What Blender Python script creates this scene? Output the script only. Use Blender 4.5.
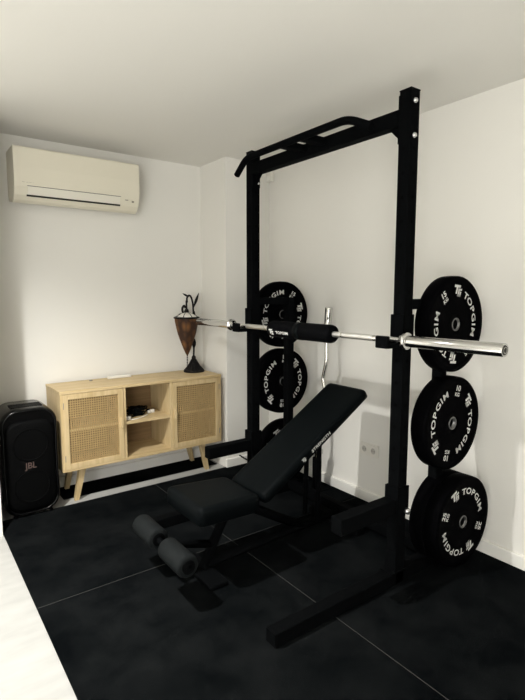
import bpy, bmesh, math, random
from mathutils import Vector, Matrix
PI = math.pi
random.seed(4)
S = bpy.context.scene
C = S.collection
for o in list(bpy.data.objects):
    bpy.data.objects.remove(o)

# ------------------------------------------------------------------ camera
CAM_H = 1.34495
cd = bpy.data.cameras.new('camera')
cd.sensor_fit = 'HORIZONTAL'
cd.sensor_width = 36.0
cd.lens = 496.03 * 36.0 / 525.0
cd.clip_start = 0.05
cam = bpy.data.objects.new('camera', cd)
C.objects.link(cam)
F = Vector((0.58924958, 0.79992229, -0.11361895))
R = Vector((0.805179447, -0.593030897, 0.000642695))
U = Vector((0.06686544, 0.09186235, 0.99352419))
M = Matrix((R, U, -F)).transposed().to_4x4()
M.translation = Vector((0, 0, CAM_H))
cam.matrix_world = M
S.camera = cam

# ------------------------------------------------------------------ world, lamps, exposure
w = bpy.data.worlds.new('world')
S.world = w
w.use_nodes = True
w.node_tree.nodes['Background'].inputs[0].default_value = (1.0, 0.93, 0.82, 1)
w.node_tree.nodes['Background'].inputs[1].default_value = 0.0
S.view_settings.view_transform = 'Standard'
S.view_settings.look = 'None'
S.view_settings.gamma = 1.0
S.view_settings.use_curve_mapping = False
S.view_settings.exposure = 0.25

def light(name, kind, loc, energy, col, target=None, **kw):
    d = bpy.data.lights.new(name, kind)
    d.energy = energy
    d.color = col
    for k, v in kw.items():
        setattr(d, k, v)
    o = bpy.data.objects.new(name, d)
    C.objects.link(o)
    o.location = loc
    if target is not None:
        o.rotation_euler = (Vector(target) - Vector(loc)).to_track_quat('-Z', 'Y').to_euler()
    return o

# recessed ceiling spotlight to the left of the frame, its shadows are the crisp ones
light('unseen_spotlight', 'SPOT', (-0.07, 2.0, 2.29), 300, (1.0, 0.985, 0.945), target=(-0.05, 1.9, 0.0),
      spot_size=math.radians(142), spot_blend=1.0, shadow_soft_size=0.03)
# unseen spot added to brighten the ceiling by bounce off the pale floor
light('unseen_spotlight', 'SPOT', (-1.05, 0.1, 2.29), 1750, (1.0, 0.99, 0.96), target=(-1.05, 0.1, 0.0),
      spot_size=math.radians(68), spot_blend=0.8, shadow_soft_size=0.05)
# broad fill light added behind and left of the camera
light('added_fill_light', 'AREA', (-1.5, -1.45, 1.15), 78, (1.0, 0.99, 0.965), target=(1.0, 2.2, 1.2),
      shape='RECTANGLE', size=1.7, size_y=2.0)

# ------------------------------------------------------------------ materials
def mat(name, col, rough=0.5, metal=0.0, spec=0.5, bump=0.0, bscale=60, vary=0.0, vscale=3.0, coat=0.0, emit=None):
    m = bpy.data.materials.new(name)
    m.use_nodes = True
    nt = m.node_tree
    b = nt.nodes['Principled BSDF']
    b.inputs['Base Color'].default_value = (*col, 1)
    b.inputs['Roughness'].default_value = rough
    b.inputs['Metallic'].default_value = metal
    b.inputs['Specular IOR Level'].default_value = spec
    b.inputs['Coat Weight'].default_value = coat
    tc = nt.nodes.new('ShaderNodeTexCoord')
    if bump > 0:
        n = nt.nodes.new('ShaderNodeTexNoise')
        n.inputs['Scale'].default_value = bscale
        n.inputs['Detail'].default_value = 4
        bp = nt.nodes.new('ShaderNodeBump')
        bp.inputs['Strength'].default_value = bump
        bp.inputs['Distance'].default_value = 0.004
        nt.links.new(tc.outputs['Object'], n.inputs['Vector'])
        nt.links.new(n.outputs['Fac'], bp.inputs['Height'])
        nt.links.new(bp.outputs['Normal'], b.inputs['Normal'])
    if vary > 0:
        n = nt.nodes.new('ShaderNodeTexNoise')
        n.inputs['Scale'].default_value = vscale
        n.inputs['Detail'].default_value = 6
        r = nt.nodes.new('ShaderNodeMix')
        r.data_type = 'RGBA'
        r.inputs['A'].default_value = (*[c * (1 - vary) for c in col], 1)
        r.inputs['B'].default_value = (*[min(1, c * (1 + vary)) for c in col], 1)
        nt.links.new(tc.outputs['Object'], n.inputs['Vector'])
        nt.links.new(n.outputs['Fac'], r.inputs['Factor'])
        nt.links.new(r.outputs['Result'], b.inputs['Base Color'])
    return m

def wood_mat(name, c1, c2, scale=(2.0, 30.0, 30.0), rough=0.5):
    m = mat(name, c1, rough, spec=0.3)
    nt = m.node_tree
    b = nt.nodes['Principled BSDF']
    tc = nt.nodes.new('ShaderNodeTexCoord')
    mp = nt.nodes.new('ShaderNodeMapping')
    mp.inputs['Scale'].default_value = scale
    n = nt.nodes.new('ShaderNodeTexNoise')
    n.inputs['Scale'].default_value = 1.0
    n.inputs['Detail'].default_value = 5
    n.inputs['Distortion'].default_value = 1.2
    r = nt.nodes.new('ShaderNodeValToRGB')
    r.color_ramp.elements[0].position = 0.35
    r.color_ramp.elements[0].color = (*c2, 1)
    r.color_ramp.elements[1].position = 0.62
    r.color_ramp.elements[1].color = (*c1, 1)
    nt.links.new(tc.outputs['Object'], mp.inputs['Vector'])
    nt.links.new(mp.outputs['Vector'], n.inputs['Vector'])
    nt.links.new(n.outputs['Fac'], r.inputs['Fac'])
    nt.links.new(r.outputs['Color'], b.inputs['Base Color'])
    return m

def mat_rubber():
    m = mat('rubber_floor_mat', (0.004, 0.0044, 0.0046), 0.6, spec=0.0, bump=0.25, bscale=350)
    nt = m.node_tree
    b = nt.nodes['Principled BSDF']
    tc = nt.nodes.new('ShaderNodeTexCoord')
    n = nt.nodes.new('ShaderNodeTexNoise')
    n.inputs['Scale'].default_value = 4.0
    n.inputs['Detail'].default_value = 8
    n.inputs['Roughness'].default_value = 0.65
    r = nt.nodes.new('ShaderNodeValToRGB')
    r.color_ramp.elements[0].position = 0.35
    r.color_ramp.elements[0].color = (0.0024, 0.0030, 0.0034, 1)
    r.color_ramp.elements[1].position = 0.72
    r.color_ramp.elements[1].color = (0.0085, 0.0094, 0.0098, 1)
    nt.links.new(tc.outputs['Object'], n.inputs['Vector'])
    nt.links.new(n.outputs['Fac'], r.inputs['Fac'])
    nt.links.new(r.outputs['Color'], b.inputs['Base Color'])
    return m

def mat_floor():
    m = mat('beige_stone_tile', (0.66, 0.61, 0.52), 0.55, spec=0.35)
    nt = m.node_tree
    b = nt.nodes['Principled BSDF']
    tc = nt.nodes.new('ShaderNodeTexCoord')
    n = nt.nodes.new('ShaderNodeTexNoise')
    n.inputs['Scale'].default_value = 5.0
    n.inputs['Detail'].default_value = 8
    mp = nt.nodes.new('ShaderNodeMapping')
    mp.inputs['Scale'].default_value = (1, 3, 1)
    r = nt.nodes.new('ShaderNodeValToRGB')
    r.color_ramp.elements[0].position = 0.3
    r.color_ramp.elements[0].color = (0.35, 0.348, 0.335, 1)
    r.color_ramp.elements[1].position = 0.7
    r.color_ramp.elements[1].color = (0.42, 0.417, 0.40, 1)
    nt.links.new(tc.outputs['Object'], mp.inputs['Vector'])
    nt.links.new(mp.outputs['Vector'], n.inputs['Vector'])
    nt.links.new(n.outputs['Fac'], r.inputs['Fac'])
    nt.links.new(r.outputs['Color'], b.inputs['Base Color'])
    return m

M_WALL = mat('white_wall_paint', (0.79, 0.775, 0.73), 0.8, spec=0.2, bump=0.08, bscale=90, vary=0.015, vscale=2)
M_CEIL = mat('white_ceiling_paint', (0.81, 0.795, 0.75), 0.85, spec=0.2, bump=0.08, bscale=60)
M_TRIM = mat('white_skirting_gloss', (0.86, 0.845, 0.80), 0.4, spec=0.4)
M_FLOOR = mat_floor()
M_MAT = mat_rubber()
M_SEAM = mat('mat_seam_dust', (0.03, 0.03, 0.029), 0.9)
M_STEEL = mat('black_powder_coat', (0.0028, 0.0031, 0.0034), 0.5, spec=0.004, bump=0.05, bscale=300)
M_HOLE = mat('bolt_hole_dark', (0.001, 0.001, 0.001), 0.9, spec=0.0)
M_CHROME = mat('polished_chrome', (0.60, 0.595, 0.58), 0.12, metal=1.0)
M_ZINC = mat('zinc_bolt', (0.6, 0.6, 0.6), 0.35, metal=1.0)
M_KNURL = mat('knurled_steel', (0.78, 0.77, 0.74), 0.38, metal=1.0, bump=0.5, bscale=700)
M_SMOOTH = mat('satin_steel_shaft', (0.75, 0.74, 0.71), 0.25, metal=1.0)
M_RUBBER = mat('bumper_plate_rubber', (0.0014, 0.0014, 0.0017), 0.5, spec=0.005)
M_LETTER = mat('white_lettering', (0.62, 0.62, 0.60), 0.6)
M_FOAM = mat('black_foam', (0.0010, 0.0012, 0.0018), 0.75, spec=0.05, bump=0.3, bscale=400)
M_ROLLER = mat('charcoal_foam_roller', (0.009, 0.0105, 0.011), 0.7, spec=0.05, bump=0.3, bscale=400)
M_VINYL = mat('black_vinyl_upholstery', (0.0024, 0.0033, 0.0037), 0.45, spec=0.03, bump=0.12, bscale=500)
M_WOOD = wood_mat('light_oak', (0.60, 0.465, 0.265), (0.50, 0.37, 0.19))
M_WOODV = wood_mat('light_oak_upright', (0.60, 0.465, 0.265), (0.50, 0.37, 0.19), scale=(30, 30, 2.5))
M_WOODSHADE = wood_mat('oak_painted_shade', (0.26, 0.17, 0.085), (0.20, 0.13, 0.06))  # same oak darkened, paints in the shade at the cabinet back
M_CANE = mat('woven_cane', (0.47, 0.325, 0.15), 0.6, spec=0.3, vary=0.2, vscale=40)
M_AC = mat('cream_plastic', (0.74, 0.70, 0.58), 0.4, spec=0.45)
M_AC2 = mat('cream_plastic_flap', (0.77, 0.74, 0.65), 0.35, spec=0.45)
M_DARK = mat('dark_slot', (0.02, 0.018, 0.015), 0.7)
M_GREY = mat('grey_marking', (0.25, 0.23, 0.19), 0.6)
M_WPL = mat('white_plastic', (0.78, 0.76, 0.70), 0.35, spec=0.5)
M_SPK = mat('speaker_black_gloss', (0.0015, 0.0015, 0.0018), 0.2, spec=0.25)
M_GRILL = mat('speaker_grille', (0.001, 0.0011, 0.0012), 0.55, spec=0.06, bump=0.6, bscale=500)
M_JBL = mat('dull_copper_logo', (0.085, 0.055, 0.048), 0.5)
M_BRONZE = mat('black_wrought_metal', (0.006, 0.005, 0.005), 0.5, spec=0.15, bump=0.4, bscale=80)
M_WELL = mat('socket_well_plastic', (0.5, 0.48, 0.44), 0.5)

def mat_shade():
    m = mat('amber_wicker_shade', (0.12, 0.05, 0.02), 0.65, spec=0.3)
    nt = m.node_tree
    b = nt.nodes['Principled BSDF']
    tc = nt.nodes.new('ShaderNodeTexCoord')
    v = nt.nodes.new('ShaderNodeTexVoronoi')
    v.inputs['Scale'].default_value = 26
    mp = nt.nodes.new('ShaderNodeMapping')
    mp.inputs['Scale'].default_value = (1, 1, 0.55)
    mp.inputs['Rotation'].default_value = (0, 0, 0.6)
    r = nt.nodes.new('ShaderNodeValToRGB')
    r.color_ramp.elements[0].color = (0.20, 0.09, 0.028, 1)
    r.color_ramp.elements[1].color = (0.035, 0.015, 0.008, 1)
    r.color_ramp.elements[1].position = 0.7
    nt.links.new(tc.outputs['Object'], mp.inputs['Vector'])
    nt.links.new(mp.outputs['Vector'], v.inputs['Vector'])
    nt.links.new(v.outputs['Distance'], r.inputs['Fac'])
    nt.links.new(r.outputs['Color'], b.inputs['Base Color'])
    return m
M_SHADE = mat_shade()

# ------------------------------------------------------------------ helpers
class MB:
    """collects shapes of ONE part, world coordinates, then links them as one mesh"""
    def __init__(self):
        self.bm = bmesh.new()
    def box(self, x0, x1, y0, y1, z0, z1, bev=0.0, mi=0, mtx=None, seg=2):
        t = bmesh.new()
        bmesh.ops.create_cube(t, size=1.0)
        for v in t.verts:
            v.co = Vector(((x0 + x1) / 2 + v.co.x * (x1 - x0), (y0 + y1) / 2 + v.co.y * (y1 - y0), (z0 + z1) / 2 + v.co.z * (z1 - z0)))
        if bev > 0:
            bmesh.ops.bevel(t, geom=t.edges[:], offset=bev, segments=seg, profile=0.5, affect='EDGES')
        return self.add(t, mi, mtx)
    def add(self, t, mi=0, mtx=None):
        if mtx is not None:
            bmesh.ops.transform(t, matrix=mtx, verts=t.verts)
        mp = {}
        for v in t.verts:
            mp[v] = self.bm.verts.new(v.co)
        for f in t.faces:
            try:
                nf = self.bm.faces.new([mp[v] for v in f.verts])
                nf.material_index = mi
                nf.smooth = f.smooth
            except ValueError:
                pass
        t.free()
        return self
    def lathe(self, prof, origin, axis='Z', n=40, mi=0, smooth=True, closed=False):
        t = bmesh.new()
        rings = []
        for (r, h) in prof:
            ring = []
            for k in range(n):
                a = 2 * PI * k / n
                ring.append(t.verts.new((r * math.cos(a), r * math.sin(a), h)))
            rings.append(ring)
        L = len(rings)
        for i in range(L if closed else L - 1):
            a, b = rings[i], rings[(i + 1) % L]
            for k in range(n):
                f = t.faces.new((a[k], a[(k + 1) % n], b[(k + 1) % n], b[k]))
                f.smooth = smooth
        flat = len(prof) == 2 and abs(prof[0][1] - prof[1][1]) < 1e-9
        if not closed and not flat:
            if prof[0][0] > 1e-6:
                t.faces.new(list(reversed(rings[0])))
            if prof[-1][0] > 1e-6:
                t.faces.new(rings[-1])
        bmesh.ops.remove_doubles(t, verts=t.verts, dist=1e-6)
        if axis == 'Y':
            R_ = Matrix.Rotation(PI / 2, 4, 'X') @ Matrix.Scale(-1, 4, (0, 0, 1))
        elif axis == 'X':
            R_ = Matrix.Rotation(PI / 2, 4, 'Y')
        elif isinstance(axis, Vector):
            R_ = axis.to_track_quat('Z', 'Y').to_matrix().to_4x4()
        else:
            R_ = Matrix.Identity(4)
        return self.add(t, mi, Matrix.Translation(Vector(origin)) @ R_)
    def cyl(self, a, b, r, n=24, mi=0, bev=0.0, r2=None):
        a, b = Vector(a), Vector(b)
        L = (b - a).length
        r2 = r if r2 is None else r2
        if bev > 0:
            prof = [(0, 0), (r - bev, 0), (r - bev * .3, bev * .3), (r, bev), (r2, L - bev), (r2 - bev * .3, L - bev * .3), (r2 - bev, L), (0, L)]
        else:
            prof = [(0, 0), (r, 0), (r, 0.0001), (r2, L - 0.0001), (r2, L), (0, L)]
        return self.lathe(prof, a, axis=(b - a).normalized(), n=n, mi=mi)
    def tube(self, pts, r, n=12, mi=0, fillet=0.0, radii=None):
        pts = [Vector(p) for p in pts]
        if fillet > 0 and len(pts) > 2:
            out = [pts[0]]
            for i in range(1, len(pts) - 1):
                p0, p1, p2 = pts[i - 1], pts[i], pts[i + 1]
                d0 = min(fillet, (p0 - p1).length * .45)
                d1 = min(fillet, (p2 - p1).length * .45)
                a = p1 + (p0 - p1).normalized() * d0
                b = p1 + (p2 - p1).normalized() * d1
                for k in range(7):
                    t = k / 6
                    out.append(a * (1 - t) ** 2 + p1 * 2 * t * (1 - t) + b * t * t)
            out.append(pts[-1])
            pts = out
        t = bmesh.new()
        rings = []
        up = Vector((0, 0, 1))
        prev = None
        for i, p in enumerate(pts):
            if i == 0: d = pts[1] - p
            elif i == len(pts) - 1: d = p - pts[i - 1]
            else: d = (pts[i + 1] - p).normalized() + (p - pts[i - 1]).normalized()
            d.normalize()
            if prev is None:
                ref = up if abs(d.dot(up)) < 0.9 else Vector((1, 0, 0))
                x = d.cross(ref).normalized()
            else:
                x = (prev - d * prev.dot(d)).normalized()
            prev = x
            y = d.cross(x)
            rr = radii[i] if radii else r
            rings.append([t.verts.new(p + x * rr * math.cos(2 * PI * k / n) + y * rr * math.sin(2 * PI * k / n)) for k in range(n)])
        for a, b in zip(rings, rings[1:]):
            for k in range(n):
                f = t.faces.new((a[k], a[(k + 1) % n], b[(k + 1) % n], b[k]))
                f.smooth = True
        t.faces.new(list(reversed(rings[0])))
        t.faces.new(rings[-1])
        bmesh.ops.recalc_face_normals(t, faces=t.faces)
        return self.add(t, mi)
    def prism(self, poly, d0, d1, plane='XZ', mi=0, bev=0.0):
        """polygon extruded; plane XZ extrudes along Y, YZ along X, XY along Z"""
        t = bmesh.new()
        def P(u, v, d):
            return {'XZ': (u, d, v), 'YZ': (d, u, v), 'XY': (u, v, d)}[plane]
        a = [t.verts.new(P(u, v, d0)) for u, v in poly]
        b = [t.verts.new(P(u, v, d1)) for u, v in poly]
        n = len(poly)
        t.faces.new(a); t.faces.new(list(reversed(b)))
        for k in range(n):
            t.faces.new((a[k], b[k], b[(k + 1) % n], a[(k + 1) % n]))
        bmesh.ops.recalc_face_normals(t, faces=t.faces)
        if bev > 0:
            bmesh.ops.bevel(t, geom=t.edges[:], offset=bev, segments=2, profile=0.5, affect='EDGES')
        return self.add(t, mi)
    def build(self, name, mats, parent=None, recalc=True):
        if recalc:
            bmesh.ops.recalc_face_normals(self.bm, faces=self.bm.faces)
        me = bpy.data.meshes.new(name)
        if not isinstance(mats, (list, tuple)):
            mats = [mats]
        for m in mats:
            me.materials.append(m)
        if parent is not None:
            off = wloc(parent)
            bmesh.ops.translate(self.bm, vec=-off, verts=self.bm.verts)
        self.bm.to_mesh(me)
        self.bm.free()
        o = bpy.data.objects.new(name, me)
        C.objects.link(o)
        if parent is not None:
            o.parent = parent
        return o

def wloc(o):
    v = Vector((0, 0, 0))
    while o is not None:
        v = v + o.location
        o = o.parent
    return v

def thing(name, label, cat, loc, group=None):
    o = bpy.data.objects.new(name, None)
    o.empty_display_size = 0.05
    C.objects.link(o)
    o.location = loc
    return tag(o, label, cat, group)

def tag(o, label, cat, group=None):
    o['label'] = label
    o['category'] = cat
    if group:
        o['group'] = group
    return o

def struct(o):
    o['kind'] = 'structure'
    return o

def copy_tree(o, parent=None):
    c = o.copy()
    C.objects.link(c)
    c.parent = parent
    for ch in list(o.children):
        copy_tree(ch, c)
    return c

def glyphs(text, size, bold=0.02, wide=1.25, align='CENTER'):
    """flat outline of a word as (verts, faces) in XY"""
    cu = bpy.data.curves.new('t', 'FONT')
    cu.body = text
    cu.size = size
    cu.align_x = align
    cu.offset = bold * size
    cu.resolution_u = 4
    o = bpy.data.objects.new('t', cu)
    C.objects.link(o)
    bpy.context.view_layer.update()
    dg = bpy.context.evaluated_depsgraph_get()
    me = o.evaluated_get(dg).to_mesh()
    vs = [Vector((v.co.x * wide, v.co.y, 0)) for v in me.vertices]
    fs = [list(p.vertices) for p in me.polygons]
    o.evaluated_get(dg).to_mesh_clear()
    bpy.data.objects.remove(o)
    bpy.data.curves.remove(cu)
    return vs, fs

def put(mb, vf, mtx, mi=0):
    vs, fs = vf
    nv = [mb.bm.verts.new(mtx @ v) for v in vs]
    for f in fs:
        try:
            mb.bm.faces.new([nv[i] for i in f]).material_index = mi
        except ValueError:
            pass

# ------------------------------------------------------------------ the room
XW, YB, ZC = 2.386, 3.519, 2.324       # right wall, back wall, ceiling
XL, YN = -2.3, -1.7
struct(MB().box(XL - .1, XW + .1, YN - .1, YB + .1, -0.12, 0).build('floor', M_FLOOR))
struct(MB().box(XL - .1, XW + .1, YN - .1, YB + .1, ZC, ZC + .1).build('ceiling', M_CEIL))
struct(MB().box(XW, XW + .1, YN - .1, YB + .1, 0, ZC).build('wall_right', M_WALL))
struct(MB().box(0.395, XW, YB, YB + .1, 0, ZC).build('wall_back', M_WALL))
struct(MB().box(XL - .1, 0.395, 2.97, 3.12, 0, ZC).box(0.295, 0.395, 3.12, YB + .1, 0, ZC).build('wall_left', M_WALL))
struct(MB().box(XL - .1, XL, YN, 2.97, 0, ZC).build('wall_far_left', M_WALL))
struct(MB().box(XL - .1, XW, YN - .1, YN, 0, ZC).build('wall_front', M_WALL))
struct(MB().box(1.985, XW, 3.15, YB, 0, ZC).build('wall_corner', M_WALL))
def skirting(name, x0, x1, y0, y1):
    struct(MB().box(x0, x1, y0, y1, -0.01, 0.074, 0.006, seg=3).build(name, M_TRIM))
skirting('baseboard_right', XW - .018, XW + .01, YN, 3.16)
skirting('baseboard_back', 0.385, 1.995, YB - .016, YB + .01)
skirting('baseboard_corner', 1.971, XW - .010, 3.134, 3.16)

# rubber floor mats, one metre squares
MT = 0.010
xs = [0.398, 1.383, 2.367]
ys = [3.158, 2.158, 0.158]
where = {(0, 0): 'black rubber floor mat square in front of the rattan cabinet doors and speaker',
         (1, 0): 'black rubber floor mat square in the far corner under the squat rack',
         (0, 1): 'black rubber floor mat at the bottom left, between the pale floor and the long seam',
         (1, 1): 'black rubber floor mat square at bottom right, below the near upright and plates',
         }
for i in range(2):
    for j in range(2):
        x0, x1 = xs[i], xs[i + 1]
        y1, y0 = ys[j], ys[j + 1]
        m = MB().box(x0 + .0008, x1 - .0008, y0 + .0008, y1 - .0008, 0.0, MT, 0.0015, mi=0, seg=1)
        o = m.build('rubber_floor_mat', [M_MAT, M_SEAM])
        # worn pale edge where two mats meet
        for p in o.data.polygons:
            c = p.center
            n = p.normal
            if abs(n.z) < 0.9 and n.z > 0.3 and c.x > xs[0] + .05 and c.x < xs[2] - .05 and c.y < ys[0] - .05:
                p.material_index = 1
            elif abs(n.z) < 0.9 and n.z > 0.3 and abs(n.y) > .3 and c.y < ys[0] - .05:
                p.material_index = 1
        tag(o, where[(i, j)], 'floor mat', 'rubber mats on the floor')

m = MB().box(0.80, 1.965, 3.275, 3.503, 0.0, 0.003)  # thin dark sheet covering the floor below the sideboard
tag(m.build('dark_floor_strip', M_MAT), 'thin dark strip on the pale floor underneath the sideboard', 'runner')

# ------------------------------------------------------------------ squat rack
UX0, UX1 = 1.7643, 1.8243
NY0, NY1 = 1.3647, 1.4247            # near side frame
FY0, FY1 = 2.5044, 2.5644            # far side frame
PX0, PX1 = 2.058, 2.108              # rear posts
H = 2.190
Z0 = MT
YC = (NY0 + FY1) / 2
rack = thing('squat_rack', 'black steel squat rack with pull-up bar, storage pegs and two tall uprights', 'squat rack', (1.80, YC, Z0))

def upright(y0, y1):
    m = MB().box(UX0, UX1, y0, y1, Z0, H - .004, 0.004)
    m.box(UX0 - .001, UX1 + .001, y0 - .001, y1 + .001, H - .006, H, 0.002)    # end cap
    yc = (y0 + y1) / 2
    z = 0.45
    while z < 2.0:
        m.lathe([(0.0, 0), (0.008, 0)], (UX0 - .0006, yc, z), axis=Vector((-1, 0, 0)), n=14, mi=1)
        m.lathe([(0.0, 0), (0.008, 0)], ((UX0 + UX1) / 2, y0 - .0006, z), axis=Vector((0, -1, 0)), n=14, mi=1)
        z += 0.10
    return m.build('upright', [M_STEEL, M_HOLE], rack)
upright(NY0, NY1)
upright(FY0, FY1)
for (y0, y1, s) in ((NY0, NY1, 1), (FY0, FY1, -1)):
    yc = (y0 + y1) / 2
    # floor foot, runs from the front to the rear post
    ft = MB().box(1.07, 2.16, y0, y1, Z0, Z0 + .058, 0.004)
    ft.box(1.066, 1.070, y0 + .002, y1 - .002, Z0 + .002, Z0 + .056, 0.0015)
    ft.build('foot', M_STEEL, rack)
    ub = MB().box(UX0 - .03, UX1 + .03, y0 - .004, y1 + .004, Z0 + .058, Z0 + .064, 0.001)
    ub.box(UX0 - .004, UX0, y0, y1, Z0 + .06, Z0 + .16).box(UX1, UX1 + .004, y0, y1, Z0 + .06, Z0 + .16)
    ub.build('base_bracket', M_STEEL, rack)
    yp0, yp1 = (y0 + .005, y1 - .005)
    MB().box(PX0, PX1, yp0, yp1, Z0 + .058, 1.32, 0.004).build('rear_post', M_STEEL, rack)
    MB().box(UX1, PX0, yc - .02, yc + .02, 1.275, 1.32, 0.003).build('side_arm', M_STEEL, rack)
    # bolt plates at the top of the upright
    br = MB()
    yi = y1 if s > 0 else y0 - .006
    br.box(UX0 + .002, UX1 - .002, yi, yi + .006, 1.975, 2.172, 0.002)
    br.prism([(y1 if s > 0 else y0, 2.052), ((y1 + .07) if s > 0 else (y0 - .07), 2.052), (y1 if s > 0 else y0, 1.985)],
             UX0 + .026, UX0 + .034, 'YZ')
    br.build('gusset_plate', M_STEEL, rack)
    for z in (2.141, 2.002):
        yo = y0 if s > 0 else y1
        b = MB()
        d = Vector((0, -s, 0))
        b.lathe([(0, 0), (.011, 0), (.011, .002), (.0085, .0025), (.0085, .008), (.006, .010), (0, .010)], (UX0 + .028, yo, z), axis=d, n=16)
        b.build('bolt', M_ZINC, rack)
    if s < 0:
        b = MB()
        b.lathe([(0, 0), (.007, 0), (.007, .004), (0, .005)], (UX0 + .045, y0 - .006, 2.002), axis=Vector((0, -1, 0)), n=14)
        b.build('bolt', M_ZINC, rack)
# beam across the top
MB().box(UX0 + .002, UX1 - .002, NY1 + .006, FY0 - .006, 2.052, 2.118, 0.004).build('crossmember', M_STEEL, rack)
# multi grip pull-up bar in front of the beam
pb = MB()
xt, zt, rt = 1.62, 2.090, 0.0175
pb.tube([(xt + .01, 1.455, 2.03), (xt, 1.58, zt), (xt, 2.35, zt), (xt + .01, 2.462, 2.02)], rt, n=16, fillet=.05)
pull = pb.build('pull_up_bar', M_STEEL, rack)
for yy in (1.885, 2.035):
    MB().box(xt, UX0 + .004, yy - .028, yy + .028, zt - .016, zt + .016, .006).build('grip_strut', M_STEEL, rack)
# rear beam along the wall
MB().box(PX0, PX1, NY1, FY0, Z0 + .02, Z0 + .075, 0.004).build('rear_crossmember', M_STEEL, rack)

# J-cups and spotter arms hooked on the uprights
def jcup(y0, y1, s):
    m = MB()
    z = 1.1456
    m.box(UX0 - .008, UX0, y0 - .006, y1 + .006, z - .03, z + .108, .002)
    m.box(UX0 - .008, UX1 + .004, y1, y1 + .006, z - .03, z + .108, .002)
    m.box(UX0 - .008, UX1 + .004, y0 - .006, y0, z - .03, z + .108, .002)
    m.box(UX0 - .008 - .085, UX0 - .006, y0 + .004, y1 + .012, z - .036, z - .0155, .004)
    m.box(UX0 - .1, UX0 - .082, y0 + .004, y1 + .012, z - .036, z + .018, .005)
    o = m.build('j_cup', M_STEEL, rack)
    return o
jcup(NY0, NY1, 1)
jcup(FY0, FY1, -1)
def spotter(y0, y1, s, x0):
    m = MB()
    m.box(UX0 - .008, UX1 + .008, y0 - .008, y0, .345, .475, .002)
    m.box(UX0 - .008, UX1 + .008, y1, y1 + .008, .345, .475, .002)
    m.box(UX0 - .010, UX0 - .002, y0 - .008, y1 + .008, .345, .475, .002)
    m.box(x0, UX0 - .008, y0, y1, .352, .422, .004)
    o = m.build('spotter_arm', M_STEEL, rack)
    MB().lathe([(0, 0), (.013, 0), (.015, .006), (.013, .018), (0, .02)], (UX1 - .012, (y0 if s > 0 else y1) - s * .008, .36),
               axis=Vector((0, -s, 0)), n=16).build('lock_pin', M_ZINC, o)
spotter(NY0, NY1, 1, 1.405)
spotter(FY0, FY1, -1, 1.452)

# weight storage pegs
PXC = 2.098
PXF = 2.132
PEGS = [1.201, 0.732, 0.243]
for z in PEGS:
    m = MB()
    PXN = 2.148 if z < .4 else PXC
    m.cyl((PXN, NY0 + .006, z), (PXN, NY0 - .085 if z < .4 else NY0 - .03, z), .0235, n=28)
    m.box(PX0, PXN + .045, NY0 + .003, NY0 + .007, z - .04, z + .04)
    m.build('storage_peg', M_STEEL, rack)
    m = MB()
    m.cyl((PXF, FY1 - .004, z), (PXF, FY1 + .23, z), .0235, n=28)
    m.box(PX0, PXF + .04, FY1 - .006, FY1 - .001, z - .04, z + .04)
    m.build('storage_peg', M_STEEL, rack)

# ------------------------------------------------------------------ bumper plates
def logo_polys():
    """slanted two-letter mark, unit size about 1"""
    P_ = []
    # T: top bar and stem
    P_.append([(-.62, .50), (.30, .50), (.24, .28), (-.66, .28)])
    P_.append([(-.34, .28), (-.10, .28), (-.22, -.30), (-.46, -.30)])
    # G: open ring with inner bar
    P_.append([(.00, .20), (.52, .20), (.48, .02), (-.04, .02)])
    P_.append([(-.04, .20), (.17, .20), (.06, -.52), (-.16, -.52)])
    P_.append([(-.16, -.34), (.34, -.34), (.30, -.52), (-.19, -.52)])
    P_.append([(.18, -.06), (.42, -.06), (.32, -.50), (.10, -.50)])
    return P_

def lettering(center, y, ang, number, parent):
    """white marks on the face that looks towards -Y, each mark a part"""
    cx, cz = center
    rt = .151
    def place(m, vf, a, r):
        up = Vector((math.cos(a), 0, math.sin(a)))
        right = Vector((math.sin(a), 0, -math.cos(a)))
        mt = Matrix(((right.x, up.x, 0, cx + up.x * r), (0, 0, 1, y), (right.z, up.z, 0, cz + up.z * r), (0, 0, 0, 1)))
        put(m, vf, mt)
    for half in (0, PI):
        A = math.radians(ang) + half
        m = MB()
        for p in logo_polys():
            vs = [Vector((u * .052, v * .052, 0)) for u, v in p]
            place(m, (vs, [list(range(len(vs)))]), A, rt + .006)
        m.build('logo_mark', M_LETTER, parent, recalc=False)
        m = MB()
        for ch, d in zip('TOPGIM', [25, 41, 57.5, 74, 87, 101]):
            place(m, glyphs(ch, .042, bold=.022, wide=1.38), A - math.radians(d), rt - .014)
        m.build('brand_lettering', M_LETTER, parent, recalc=False)
        m = MB()
        place(m, glyphs(number, .036, bold=.03, wide=1.15), A - math.radians(138), rt + .006)
        place(m, glyphs('KG', .024, bold=.03, wide=1.15), A - math.radians(138), rt - .020)
        m.build('weight_lettering', M_LETTER, parent, recalc=False)

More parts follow.
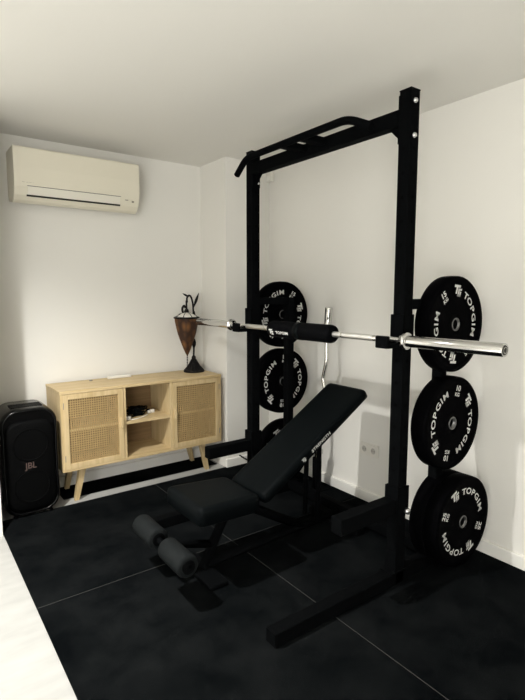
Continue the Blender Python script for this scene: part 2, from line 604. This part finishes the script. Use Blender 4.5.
def plate(z, yface, thick, ang, number, label, group, text=True, cx=PXC, D=.45):
    y0, y1 = yface, yface + thick
    t = thing('bumper_plate', label, 'weight plate', (cx, (y0 + y1) / 2, z), group)
    R_ = D / 2
    prof = [(.0255, .004), (.0255, thick - .004), (.06, thick - .004), (.085, thick - .006), (.185, thick - .006), (.197, thick),
            (R_ - .006, thick), (R_ - .001, thick - .005), (R_, thick * .5), (R_ - .001, .005), (R_ - .006, 0), (.197, 0), (.185, .006),
            (.085, .006), (.06, .004)]
    m = MB()
    m.lathe(prof, (cx, y0, z), axis='Y', n=96, closed=True)
    m.build('rubber_disc', M_RUBBER, t)
    h = MB()
    h.lathe([(.0245, .002), (.0245, thick - .002), (.031, thick - .002), (.031, .002)], (cx, y0, z), axis='Y', n=48, closed=True)
    h.build('hub_ring', M_HUB, t)
    if text:
        lettering((cx, z), y0 + .006 - .0012, ang, number, t)
    return t
M_HUB = mat('worn_steel_hub', (0.16, 0.16, 0.16), 0.35, metal=0.8)
G1 = 'bumper plates on the near storage pegs'
G2 = 'bumper plates on the far storage pegs'
plate(1.201, 1.324, .070, 85, '15', 'black bumper plate at the top of the near stack, partly behind the chrome barbell sleeve', G1)
plate(.730, 1.318, .078, 35, '10', 'black bumper plate in the middle of the near stack, whole face visible', G1)
plate(.243, 1.270, .072, 115, '25', 'outermost black plate at the bottom of the near stack, whole white lettering facing out', G1, cx=2.148)
plate(.243, 1.3435, .080, 100, '20', 'black bumper plate behind the outermost lowest near plate, only its rim showing', G1, text=False, cx=2.148)
plate(1.201, 2.655, .070, 15, '15', 'black bumper plate at the top of the far stack, behind the foam barbell pad', G2, cx=PXF)
plate(.740, 2.645, .078, 45, '10', 'black bumper plate in the middle of the far stack, between pad and bench backrest', G2, cx=PXF)
plate(.243, 2.620, .072, 115, '25', 'lowest black bumper plate of the far stack, mostly hidden by the bench backrest', G2, cx=PXF)

# ------------------------------------------------------------------ barbell
BX, BZ, BY0 = 1.7194, 1.1456, 0.8915
# the bar hangs a hair out of square in its cups
bar = thing('barbell', 'chrome olympic barbell with long shiny sleeves resting in the rack', 'barbell', (BX, BY0 + 1.1, BZ))
m = MB()
segs = [(.44, .56, 0), (.56, .60, 1), (.60, .86, 0), (.86, .87, 1), (.87, 1.33, 0), (1.33, 1.34, 1), (1.34, 1.60, 0), (1.60, 1.64, 1), (1.64, 1.76, 0)]
segs = [(.44, .60, 1), (.60, .79, 0), (.79, .80, 1), (.80, 1.40, 0), (1.40, 1.41, 1), (1.41, 1.60, 0), (1.60, 1.76, 1)]
for a, b, k in segs:
    m.cyl((BX, BY0 + a, BZ), (BX, BY0 + b, BZ), .0142 if k == 0 else .0137, n=28, mi=k)
m.build('shaft', [M_KNURL, M_SMOOTH], bar)
for s in (0, 1):
    def yy(v): return BY0 + v if s == 0 else BY0 + 2.2 - v
    ax = Vector((0, 1, 0)) if s == 0 else Vector((0, -1, 0))
    m = MB()
    m.lathe([(0, .004), (.017, .004), (.018, 0), (.0235, 0), (.025, .002), (.025, .412), (.0245, .415), (0, .415)], (BX, yy(0), BZ), axis=ax, n=44)
    slv = m.build('sleeve', M_CHROME, bar)
    m = MB()
    m.lathe([(0, 0), (.017, 0), (.017, .0045), (0, .0045)], (BX, yy(0) - ax.y * .0005, BZ), axis=ax, n=32)
    m.lathe([(0.010, -.0004), (0.012, -.0004)], (BX, yy(0) - ax.y * .0005, BZ), axis=ax, n=32, mi=1)
    m.build('end_cap', [M_DARK, M_CHROME], slv)
    m = MB()
    m.lathe([(0, 0), (.034, 0), (.037, .003), (.037, .012), (.034, .015), (.029, .016), (.029, .028), (.027, .031), (0, .031)], (BX, yy(.414), BZ), axis=ax, n=44)
    m.build('collar', M_CHROME, bar)

# foam pad round the middle of the bar
pad = thing('barbell_pad', 'black foam pad wrapped around the middle of the barbell', 'barbell pad', (BX, 1.99, BZ - .045))
PR = .046
m = MB()
m.lathe([(.015, 0), (PR - .014, 0), (PR - .003, .008), (PR, .02), (PR, .235), (PR - .004, .243), (.015, .243)], (BX, 1.745, BZ), axis='Y', n=40)
m.lathe([(.015, 0), (PR - .004, 0), (PR, .008), (PR, .235), (PR - .003, .245), (PR - .014, .255), (.015, .255)], (BX, 1.992, BZ), axis='Y', n=40)
m.build('foam_sleeve', M_FOAM, pad)
m = MB()
m.lathe([(PR + .0012, 0), (PR + .0012, .045)], (BX, 1.968, BZ), axis='Y', n=40)
m.build('strap', M_VINYL, pad)
m = MB()
vs, fs = glyphs('TOPGIM', .022, bold=.03, wide=1.3)
vs = [Vector((2.10 - v.x, v.y, 0)) for v in vs]
def cyl_wrap(vs):
    out = []
    for v in vs:
        a = PI + math.radians(28) - v.y / (PR + .001)
        out.append(Vector((BX + (PR + .0015) * math.cos(a), v.x, BZ + (PR + .0015) * math.sin(a))))
    return out
put(m, (cyl_wrap(vs), fs), Matrix.Identity(4))
m.build('lettering', M_LETTER, pad, recalc=False)
m = MB()
for p in logo_polys():
    q = [Vector((2.19 - u * .034, v * .034 + .008, 0)) for u, v in p]
    put(m, (cyl_wrap(q), [list(range(len(q)))]), Matrix.Identity(4))
m.build('logo_mark', M_LETTER, pad, recalc=False)

# ------------------------------------------------------------------ curl bar standing in its holder by the wall
ex, ey = 2.245, 2.34
ez = thing('curl_bar', 'chrome zigzag curl bar standing upright against the white wall', 'curl bar', (ex, 2.38, .05))
def ezp(z, off=0.0):
    t = (z - .28) / (1.25 - .28)
    y = 2.405 + t * (2.326 - 2.405)
    return Vector((ex - .0 + off * .2, y + off, z))
m = MB()
m.tube([ezp(.30), ezp(.40), ezp(.50, .015), ezp(.60, -.03), ezp(.68, -.045), ezp(.78, .012), ezp(.90, -.018), ezp(1.0, -.004), ezp(1.08)], .0125, n=16, fillet=.03)
m.build('shaft', M_SMOOTH, ez)
for a, b in ((1.08, 1.255), (.055, .27)):
    m = MB().cyl(ezp(a), ezp(b), .024, n=28, bev=.002)
    m.build('sleeve', M_CHROME, ez)
m = MB().cyl(ezp(1.062), ezp(1.082), .031, n=28, bev=.003)
m.build('collar', M_CHROME, ez)
m = MB().cyl(ezp(.268), ezp(.292), .031, n=28, bev=.003)
m.build('collar', M_CHROME, ez)

hold = thing('bar_holder', 'black upright tube on the floor holding the curl bar', 'bar holder', (ex, 2.41, MT))
m = MB()
m.lathe([(.026, 0.0), (.026, .215), (.031, .215), (.031, 0.0)], (ex, 2.423 - .004, MT + .006), n=28, closed=True)
m.build('tube', M_STEEL, hold)
MB().box(ex - .07, ex + .07, 2.36, 2.48, MT, MT + .006, .002).build('base_plate', M_STEEL, hold)

# ------------------------------------------------------------------ adjustable bench
bench = thing('adjustable_bench', 'black adjustable weight bench with inclined backrest and foam leg rollers', 'bench', (1.45, 1.985, MT))
BY = 1.985
def pad_mesh(length, w0, w1, th, name, mtx, corner=.035):
    """cushion: x from 0 to length, width from w0 to w1, top at z=0; rounded edges"""
    t = bmesh.new()
    n = 6
    def outline(ins):
        pts = []
        cs = [(0 + ins, -w0 / 2 + ins), (length - ins, -w1 / 2 + ins), (length - ins, w1 / 2 - ins), (0 + ins, w0 / 2 - ins)]
        c = max(corner - ins, .006)
        for i in range(4):
            p = Vector(cs[i]); a = Vector(cs[i - 1]); b = Vector(cs[(i + 1) % 4])
            pa = p + (a - p).normalized() * c
            pb_ = p + (b - p).normalized() * c
            for k in range(n + 1):
                u = k / n
                pts.append(pa * (1 - u) ** 2 + p * 2 * u * (1 - u) + pb_ * u * u)
        return pts
    levels = [(0.012, -th), (0.0, -th + .008), (0.0, -.022), (.003, -.012), (.009, -.005), (.018, -.001), (.03, .001)]
    rings = [[t.verts.new((p.x, p.y, z)) for p in outline(i)] for i, z in levels]
    K = len(rings[0])
    for a, b in zip(rings, rings[1:]):
        for k in range(K):
            f = t.faces.new((a[k], a[(k + 1) % K], b[(k + 1) % K], b[k])); f.smooth = True
    t.faces.new(list(reversed(rings[0])))
    f = t.faces.new(rings[-1])
    m = MB()
    m.add(t, 0, mtx)
    return m.build(name, M_VINYL, bench)
A_B = math.atan2(.808 - .365, 2.065 - 1.36)
mb_back = Matrix.Translation((1.352, BY, .372)) @ Matrix.Rotation(-A_B, 4, 'Y')
back = pad_mesh(.845, .30, .30, .055, 'backrest', mb_back)
mb_seat = Matrix.Translation((.992, BY - .02, .420)) @ Matrix.Rotation(math.radians(3), 4, 'Y')
seat = pad_mesh(.335, .345, .32, .085, 'seat', mb_seat)
# lettering on the near edge of the backrest
m = MB()
vs, fs = glyphs('STRENGTH', .024, bold=.02, wide=1.25)
mt = mb_back @ Matrix.Translation((.43, -.1512, -.034)) @ Matrix.Rotation(PI / 2, 4, 'X')
put(m, (vs, fs), mt)
m.build('lettering', M_LETTER, back, recalc=False)
m = MB()
for p in logo_polys():
    q = [Vector((u * .024, v * .024, 0)) for u, v in p]
    put(m, (q, [list(range(len(q)))]), mb_back @ Matrix.Translation((.295, -.1512, -.027)) @ Matrix.Rotation(PI / 2, 4, 'X'))
m.build('logo_mark', M_LETTER, back, recalc=False)
# frame
m = MB()
m.tube([(1.10, BY, .045), (2.00, BY, .075)], .027, n=4)
m.build('spine', M_STEEL, bench)
m = MB()
m.box(1.05, 1.15, BY - .165, BY + .165, MT, MT + .022, .008)
m.build('front_foot', M_STEEL, bench)
m = MB()
m.box(1.96, 2.02, BY - .20, BY + .20, MT, MT + .05, .006)
m.build('rear_foot', M_STEEL, bench)
m = MB()
m.tube([(1.105, BY, .03), (1.27, BY, .33)], .030, n=4)
m.box(1.09, 1.32, BY - .03, BY + .03, .31, .345, .004)
m.build('front_post', M_STEEL, bench)
m = MB()
m.tube([(1.29, BY, .32), (1.72, BY, .07)], .024, n=4)
m.build('diagonal_brace', M_STEEL, bench)
m = MB()
m.tube([mb_back @ Vector((.06, 0, -.068)), mb_back @ Vector((.70, 0, -.068))], .020, n=4)
m.build('backrest_rail', M_STEEL, bench)
for s in (-1, 1):
    m = MB()
    m.tube([mb_back @ Vector((.50, s * .05, -.07)), (1.80, BY + s * .05, .10)], .014, n=10)
    m.build('support_strut', M_STEEL, bench)
# leg developer with two foam rollers
rx, rz = .905, .215
m = MB()
m.tube([(rx, BY, rz), (1.165, BY, .135)], .020, n=4)
m.build('roller_arm', M_STEEL, bench)
m = MB().cyl((rx, BY - .245, rz), (rx, BY + .255, rz), .0125, n=16)
m.build('roller_axle', M_STEEL, bench)
for a, b in ((BY - .24, BY - .04), (BY + .05, BY + .25)):
    m = MB()
    L = b - a
    m.lathe([(.013, .0), (.040, .0), (.047, .004), (.050, .012), (.050, L - .012), (.047, L - .004), (.040, L), (.013, L)], (rx, a, rz), axis='Y', n=40)
    ro = m.build('foam_roller', M_ROLLER, bench)
    MB().cyl((rx, a - .004, rz), (rx, a + .001, rz), .030, n=24, bev=.001).build('end_cap', M_STEEL, ro)

# ------------------------------------------------------------------ cabinet
CX0, CX1, CY0, CY1, CZ0, CZ1 = .775, 1.935, 3.156, 3.502, .222, .740
cab = thing('sideboard_cabinet', 'light oak sideboard with two woven rattan doors and an open centre', 'cabinet', ((CX0 + CX1) / 2, (CY0 + CY1) / 2, 0))
T = .02
XD0, XD1 = 1.178, 1.532
MB().box(CX0 - .003, CX1 + .003, CY0 - .003, CY1, CZ1 - T, CZ1, .003).build('top', M_WOOD, cab)
MB().box(CX0, CX1, CY0, CY1, CZ0, CZ0 + T, .002).build('bottom', M_WOOD, cab)
for x in (CX0, CX1 - T):
    MB().box(x, x + T, CY0, CY1, CZ0 + T, CZ1 - T, .001).build('side_panel', M_WOODV, cab)
for x in (XD0, XD1 - .016):
    MB().box(x, x + .016, CY0 + .002, CY1 - .01, CZ0 + T, CZ1 - T).build('divider', M_WOODV, cab)
MB().box(CX0 + T, CX1 - T, CY1 - .01, CY1 - .002, CZ0 + T, CZ1 - T).build('back_panel', M_WOODSHADE, cab)
ZS = .468
MB().box(XD0 + .016, XD1 - .016, CY0 + .004, CY1 - .01, ZS, ZS + .018, .001).build('shelf', M_WOOD, cab)
MB().box(CX0 + T, XD0, CY0 + .03, CY1 - .01, ZS, ZS + .018, .001).build('shelf', M_WOOD, cab)
MB().box(XD1, CX1 - T, CY0 + .03, CY1 - .01, ZS, ZS + .018, .001).build('shelf', M_WOOD, cab)
def door(x0, x1, hx):
    z0, z1 = CZ0 + .018, CZ1 - .022
    fw = .034
    y0, y1 = CY0 - .002, CY0 + .016
    m = MB()
    m.box(x0, x0 + fw, y0, y1, z0, z1, .002)
    m.box(x1 - fw, x1, y0, y1, z0, z1, .002)
    m.box(x0 + fw, x1 - fw, y0, y1, z0, z0 + fw, .002)
    m.box(x0 + fw, x1 - fw, y0, y1, z1 - fw, z1, .002)
    d = m.build('door', M_WOODV, cab)
    m = MB()
    n = 22
    ax0, ax1, az0, az1 = x0 + fw, x1 - fw, z0 + fw, z1 - fw
    px = (ax1 - ax0) / n
    nz = int(round((az1 - az0) / px))
    pz = (az1 - az0) / nz
    for i in range(n + 1):
        c = ax0 + i * px
        m.box(c - .0027, c + .0027, y0 + .006, y0 + .0075, az0, az1)
    for i in range(nz + 1):
        c = az0 + i * pz
        m.box(ax0, ax1, y0 + .0074, y0 + .0089, c - .0027, c + .0027)
    m.build('cane_panel', M_CANE, d)
    m = MB().box(hx - .009, hx + .009, y0 - .022, y0, .455, .525, .003)
    m.build('handle', M_WOODV, d)
    hg = x0 + .002 if hx > (x0 + x1) / 2 else x1 - .006
    for z in (z0 + .05, z1 - .09):
        MB().box(hg, hg + .004, y0 - .003, y0, z, z + .04).build('hinge', M_GREY, d)
door(CX0 + .014, XD0 - .003, XD0 - .018)
door(XD1 + .002, CX1 - .014, XD1 + .018)
for (xt_, xb_, s) in ((.905, .868, 1), (1.79, 1.845, -1)):
    for (yt, yb) in ((CY0 + .05, CY0 + .075), (CY1 - .05, CY1 - .04)):
        m = MB()
        t = bmesh.new()
        def ring(x, y, r, z): return [t.verts.new((x + a * r, y + b * r, z)) for a, b in ((-1, -1), (1, -1), (1, 1), (-1, 1))]
        r0 = ring(xt_, yt, .021, CZ0); r1 = ring(xb_, yb, .014, 0.0)
        for k in range(4):
            t.faces.new((r0[k], r1[k], r1[(k + 1) % 4], r0[(k + 1) % 4]))
        t.faces.new(r0); t.faces.new(list(reversed(r1)))
        m.add(t)
        m.build('leg', M_WOODV, cab)

# ------------------------------------------------------------------ lamp on the cabinet
LX, LY, LZ = 1.832, 3.385, CZ1
lamp = thing('table_lamp', 'black wrought metal table lamp with hanging amber cone shade on the cabinet', 'table lamp', (LX, LY, LZ))
m = MB()
m.lathe([(0, 0), (.078, 0), (.080, .008), (.072, .018), (.055, .030), (.038, .055), (.024, .080), (.014, .10), (.017, .108), (.015, .118), (.009, .125), (0, .13)], (LX, LY, LZ), n=40)
for k in range(16):
    a = 2 * PI * k / 16
    m.tube([(LX + .076 * math.cos(a), LY + .076 * math.sin(a), LZ + .012), (LX + .045 * math.cos(a), LY + .045 * math.sin(a), LZ + .046),
            (LX + .016 * math.cos(a), LY + .016 * math.sin(a), LZ + .098)], .004, n=6)
m.build('base', M_BRONZE, lamp)
m = MB()
st = [(LX, LY, LZ + .12), (LX + .003, LY, LZ + .20), (LX + .010, LY + .02, LZ + .30), (LX + .014, LY + .02, LZ + .44), (LX + .005, LY + .01, LZ + .53), (LX - .02, LY - .005, LZ + .585),
      (LX - .045, LY - .01, LZ + .59), (LX - .058, LY - .01, LZ + .565), (LX - .055, LY - .01, LZ + .535)]
m.tube(st, .007, n=10, fillet=.03)
m.lathe([(0, 0), (.008, .004), (.016, .025), (.017, .045), (.009, .07), (0, .075)], (LX + .003, LY, LZ + .185), n=20)
m.build('stem', M_BRONZE, lamp)
m = MB()
def leaf(p, d, L, wd):
    d = Vector(d).normalized()
    pts = [Vector(p) + d * (L * k / 6) for k in range(7)]
    rad = [wd * math.sin(PI * min(.97, max(.06, k / 6))) for k in range(7)]
    m.tube(pts, .01, n=8, radii=rad)
leaf((LX + .008, LY + .01, LZ + .49), (.38, 0, .9), .13, .011)
leaf((LX - .03, LY, LZ + .575), (-.9, 0, .45), .065, .008)
leaf((LX + .014, LY + .01, LZ + .37), (.05, 0, 1), .10, .010)
m.tube([(LX - .055, LY - .012, LZ + .44), (LX - .09, LY - .012, LZ + .45), (LX - .10, LY - .012, LZ + .49), (LX - .083, LY - .012, LZ + .515), (LX - .07, LY - .012, LZ + .495)], .009, n=8, fillet=.02)
m.build('leaf_ornament', M_BRONZE, lamp)
SX, SY = LX - .062, LY - .012
m = MB()
for k in range(6):
    z = LZ + .545 - .011 * k
    t = bmesh.new()
    m.lathe([(.0045, -.008), (.007, -.004), (.007, .004), (.0045, .008)], (SX, SY, z), n=10)
m.lathe([(0, 0), (.010, .004), (.020, .02), (.013, .04), (.006, .045), (0, .05)], (SX, SY, LZ + .445), n=20)
m.build('chain', M_BRONZE, lamp)
m = MB()
m.lathe([(.092, 0), (.098, .003), (.098, .012), (.092, .015)], (SX, SY, LZ + .413), n=40, closed=True)
for k in range(8):
    a = 2 * PI * k / 8
    m.tube([(SX + .092 * math.cos(a), SY + .092 * math.sin(a), LZ + .423), (SX + .055 * math.cos(a), SY + .055 * math.sin(a), LZ + .448), (SX + .01 * math.cos(a), SY + .01 * math.sin(a), LZ + .463)], .003, n=6)
m.build('shade_ring', M_BRONZE, lamp)
m = MB()
m.lathe([(.086, .421), (.070, .439), (.040, .455), (.012, .462)], (SX, SY, LZ), n=32)
m.build('shade_cap', M_WPL, lamp)
m = MB()
t = bmesh.new()
n = 36
rings = []
for r, h in [(.090, .420), (.092, .40), (.087, .375), (.080, .34), (.070, .30), (.058, .262), (.043, .222), (.028, .182), (.013, .148), (.004, .132)]:
    rings.append([t.verts.new((SX + r * (1 + .05 * math.cos(6 * 2 * PI * k / n)) * math.cos(2 * PI * k / n), SY + r * (1 + .05 * math.cos(6 * 2 * PI * k / n)) * math.sin(2 * PI * k / n), LZ + h)) for k in range(n)])
for a, b in zip(rings, rings[1:]):
    for k in range(n):
        f = t.faces.new((a[k], a[(k + 1) % n], b[(k + 1) % n], b[k])); f.smooth = True
t.faces.new(rings[-1])
m.add(t)
m.build('lamp_shade', M_SHADE, lamp)
m = MB()
for k in range(9):
    m.lathe([(0, -.006), (.005, -.003), (.006, 0), (.005, .003), (0, .006)], (SX, SY, LZ + .128 - .0125 * k), n=10)
m.build('bead_drop', M_BRONZE, lamp)

# ------------------------------------------------------------------ small things on the cabinet
m = MB().box(1.175, 1.345, 3.43, 3.465, CZ1, CZ1 + .018, .005)
o = m.build('remote_control', M_WPL)
tag(o, 'slim white remote control lying on top of the oak sideboard', 'remote control')
m = MB().cyl((1.055, 3.44, CZ1), (1.055, 3.44, CZ1 + .007), .012, n=20, bev=.002)
o = m.build('coin', M_GREY)
tag(o, 'tiny flat grey disc on the sideboard top, left of the white remote', 'coin')

# cable bundle on the middle shelf
ZSH = ZS + .018
cab_b = thing('cable_bundle', 'tangle of black cables on the middle shelf of the sideboard', 'cable', (1.34, 3.30, ZSH))
m = MB()
rng = random.Random(3)
for k in range(9):
    cx = 1.335 + rng.uniform(-.035, .035); cy = 3.30 + rng.uniform(-.03, .03)
    rr = rng.uniform(.03, .055)
    zz = ZSH + .006 + k * .0065
    pts = [(cx + rr * math.cos(a) * 1.25, cy + rr * math.sin(a), zz + .006 * math.sin(3 * a + k)) for a in [2 * PI * i / 18 for i in range(19)]]
    m.tube(pts, .0045, n=8)
m.build('coils', M_VINYL, cab_b)
m = MB().box(1.30, 1.36, 3.27, 3.32, ZSH, ZSH + .032, .006)
m.build('power_brick', M_VINYL, cab_b)
for (x, y, L, W, lab) in ((1.225, 3.215, .036, .03, 'white plug adapter at the front left of the middle shelf, left of the black cables'),
                          (1.435, 3.31, .05, .022, 'white plug at the right of the black cables on the middle shelf')):
    a = thing('plug_adapter', lab, 'plug', (x, y, ZSH), 'white plugs on the middle shelf')
    MB().box(x - L / 2, x + L / 2, y - W / 2, y + W / 2, ZSH, ZSH + .024, .004).build('body', M_WPL, a)
    m = MB()
    for dx in (-.009, .009):
        m.cyl((x + dx, y - W / 2, ZSH + .012), (x + dx, y - W / 2 - .014, ZSH + .012), .0022, n=8)
    m.build('pins', M_ZINC, a)
m = MB()
m.tube([(1.24, 3.19, ZSH + .004), (1.28, 3.185, ZSH + .004), (1.32, 3.21, ZSH + .004), (1.36, 3.235, ZSH + .004), (1.40, 3.27, ZSH + .004), (1.41, 3.30, ZSH + .006)], .0035, n=8, fillet=.02)
o = m.build('white_cable', M_WPL)
tag(o, 'thin white cable running along the middle shelf in front of the black cables', 'cable')

# ------------------------------------------------------------------ loudspeaker
SX0, SX1, SY0, SY1, SZ0, SZ1 = .432, .750, 3.125, 3.44, 0.016, .668
spk = thing('party_speaker', 'tall black portable loudspeaker with rounded top standing left of the sideboard', 'speaker', ((SX0 + SX1) / 2, 3.35, 0))
def rrect(x0, x1, z0, z1, r, n=8):
    pts = []
    for cx, cz, a0 in ((x1 - r, z0 + r, -PI / 2), (x1 - r, z1 - r, 0), (x0 + r, z1 - r, PI / 2), (x0 + r, z0 + r, PI)):
        for k in range(n + 1):
            a = a0 + PI / 2 * k / n
            pts.append((cx + r * math.cos(a), cz + r * math.sin(a)))
    return pts
def rbox(levels, smooth=True):
    """levels: list of (y, inset); rounded body along Y"""
    t = bmesh.new()
    rings = []
    for y, ins in levels:
        rings.append([t.verts.new((u, y, v)) for u, v in rrect(SX0 + ins, SX1 - ins, SZ0 + ins, SZ1 - ins, max(.095 - ins * .4, .01))])
    K = len(rings[0])
    for a, b in zip(rings, rings[1:]):
        for k in range(K):
            f = t.faces.new((a[k], a[(k + 1) % K], b[(k + 1) % K], b[k])); f.smooth = smooth
    t.faces.new(rings[0]); t.faces.new(list(reversed(rings[-1])))
    return t
m = MB().add(rbox([(SY0 + .022, .022), (SY0 + .003, .020), (SY0, .016), (SY0 + .004, .008), (SY0 + .018, .002), (SY0 + .04, 0), (SY1 - .05, 0), (SY1 - .02, .006), (SY1, .03)]))
m.build('body', M_SPK, spk)
m = MB()
t = bmesh.new()
rings = []
for y, ins in [(SY0 + .020, .020), (SY0 + .004, .021), (SY0 - .001, .035), (SY0 - .004, .08)]:
    rings.append([t.verts.new((u, y, v)) for u, v in rrect(SX0 + ins, SX1 - ins, SZ0 + .01 + ins, SZ1 - .055 - ins, .08)])
K = len(rings[0])
for a, b in zip(rings, rings[1:]):
    for k in range(K):
        f = t.faces.new((a[k], a[(k + 1) % K], b[(k + 1) % K], b[k])); f.smooth = True
t.faces.new(rings[-1])
m.add(t)
gr = m.build('grille', M_GRILL, spk)
for z in (.195, .450):
    m = MB()
    m.lathe([(.090, 0), (.093, -.002), (.099, -.002), (.102, 0)], ((SX0 + SX1) / 2, SY0 - .004, z), axis='Y', n=56, closed=True)
    m.build('woofer_ring', M_GRILL, spk)
m = MB()
vs, fs = glyphs('JBL', .052, bold=.012, wide=.92)
put(m, (vs, fs), Matrix.Translation(((SX0 + SX1) / 2 - .005, SY0 - .0058, .308)) @ Matrix.Rotation(PI / 2, 4, 'X'))
m.build('lettering', M_JBL, spk, recalc=False)
m = MB().box(SX0 + .07, SX1 - .07, SY0 + .06, SY0 + .16, SZ1 - .002, SZ1 + .003, .002)
m.build('control_panel', M_GRILL, spk)
for x in (SX0 + .06, SX1 - .06):
    for y, zf in ((SY0 + .017, MT), (SY1 - .06, 0)):
        m = MB().cyl((x, y, zf), (x, y, .022), .013, n=16)
        m.build('foot', M_RUBBER, spk)

# ------------------------------------------------------------------ air conditioner on the back wall
ac = thing('air_conditioner', 'cream wall-mounted air conditioner high on the back wall', 'air conditioner', (1.0, YB, 1.9))
AX0, AX1 = .612, 1.392
AZ0, AZ1 = 1.893, 2.213
AY = YB - .215
prof = [(YB, AZ1), (AY + .012, AZ1), (AY + .003, AZ1 - .004), (AY, AZ1 - .014), (AY - .002, AZ1 - .12), (AY + .002, AZ1 - .19), (AY + .010, AZ0 + .085),
        (AY + .030, AZ0 + .040), (AY + .055, AZ0 + .012), (AY + .085, AZ0), (YB - .02, AZ0 + .02), (YB, AZ0 + .06)]
m = MB()
m.prism(prof, AX0, AX1, 'YZ', bev=.003)
m.build('casing', M_AC, ac)
# the flap follows the lower curve of the front
m = MB()
fy = lambda z: AY + .010 + (AZ0 + .085 - z) / .045 * .020
m.prism([(fy(AZ0 + .088) - .004, AZ0 + .092), (fy(AZ0 + .045) - .004, AZ0 + .045), (fy(AZ0 + .045) + .004, AZ0 + .045), (fy(AZ0 + .088) + .006, AZ0 + .092)],
        AX0 + .075, AX1 - .135, 'YZ')
m.build('louvre_flap', M_AC2, ac)
m = MB()
m.prism([(fy(AZ0 + .045) - .0045, AZ0 + .0445), (fy(AZ0 + .045) + .001, AZ0 + .034), (fy(AZ0 + .045) + .012, AZ0 + .036), (fy(AZ0 + .045) + .006, AZ0 + .0445)],
        AX0 + .07, AX1 - .13, 'YZ')
m.prism([(fy(AZ0 + .094) - .003, AZ0 + .0945), (fy(AZ0 + .094) - .003, AZ0 + .0925), (fy(AZ0 + .094) + .006, AZ0 + .0925), (fy(AZ0 + .094) + .006, AZ0 + .0945)],
        AX0 + .072, AX1 - .132, 'YZ')
m.build('air_slot', M_DARK, ac)
zc = AZ0 + .07
m = MB()
m.box(AX1 - .10, AX1 - .078, fy(zc) - .004, fy(zc) + .004, zc + .004, zc + .012)
m.build('display', M_GREY, ac)
m = MB()
m.box(AX1 - .052, AX1 - .038, fy(zc) - .004, fy(zc) + .004, zc - .006, zc + .004)
m.build('indicator', M_GREY, ac)
m = MB()
vs, fs = glyphs('DAIKIN', .016, bold=.01, wide=1.2)
put(m, (vs, fs), Matrix.Translation((AX0 + .075, AY + .0045, AZ0 + .112)) @ Matrix.Rotation(PI / 2 - .16, 4, 'X'))
m.build('lettering', M_GREY, ac, recalc=False)

# ------------------------------------------------------------------ wall fittings
y0, y1, z0, z1 = 2.004, 2.154, .309, .389
soc = thing('power_socket', 'white double power socket low on the right wall beside the near upright', 'socket', (XW, (y0 + y1) / 2, z0))
MB().box(XW - .010, XW, y0, y1, z0, z1, .002).build('cover_plate', M_WPL, soc)
for yc in (y0 + .038, y1 - .038):
    m = MB()
    zc = (z0 + z1) / 2
    m.lathe([(.0195, 0), (.0195, .0018), (.0215, .0018), (.0215, 0)], (XW - .010, yc, zc), axis=Vector((-1, 0, 0)), n=32, closed=True)
    m.lathe([(0, .0002), (.0195, .0002)], (XW - .010, yc, zc), axis=Vector((-1, 0, 0)), n=32, mi=1)
    for dy in (-.0095, .0095):
        m.lathe([(0, .0006), (.0028, .0006)], (XW - .010, yc + dy, zc), axis=Vector((-1, 0, 0)), n=12, mi=2)
    m.build('socket_well', [M_WPL, M_WELL, M_DARK], soc)
sen = thing('wall_sensor', 'small white motion sensor box near the ceiling behind the far upright', 'sensor', (XW, 3.135, 2.19))
MB().box(XW - .035, XW, 3.09, 3.148, 2.19, 2.275, .008).build('housing', M_WPL, sen)
MB().box(XW - .038, XW - .034, 3.10, 3.138, 2.20, 2.235, .0015).build('lens', M_TRIM, sen)

# white plug and cord on the floor at the end of the cabinet
pl = thing('power_adapter', 'white power adapter with a black lead on the floor right of the sideboard', 'power adapter', (2.07, 3.20, 0))
m = MB().box(1.995, 2.06, 3.05 + .11, 3.235 - .015, 0, .05, .012)
m.build('body', M_WPL, pl)
m = MB()
m.tube([(2.045, 3.19, .04), (2.09, 3.17, .085), (2.12, 3.10, .06), (2.17, 3.06, .02), (2.30, 3.05, .016)], .0055, n=8, fillet=.03)
m.build('cord', M_RUBBER, pl)
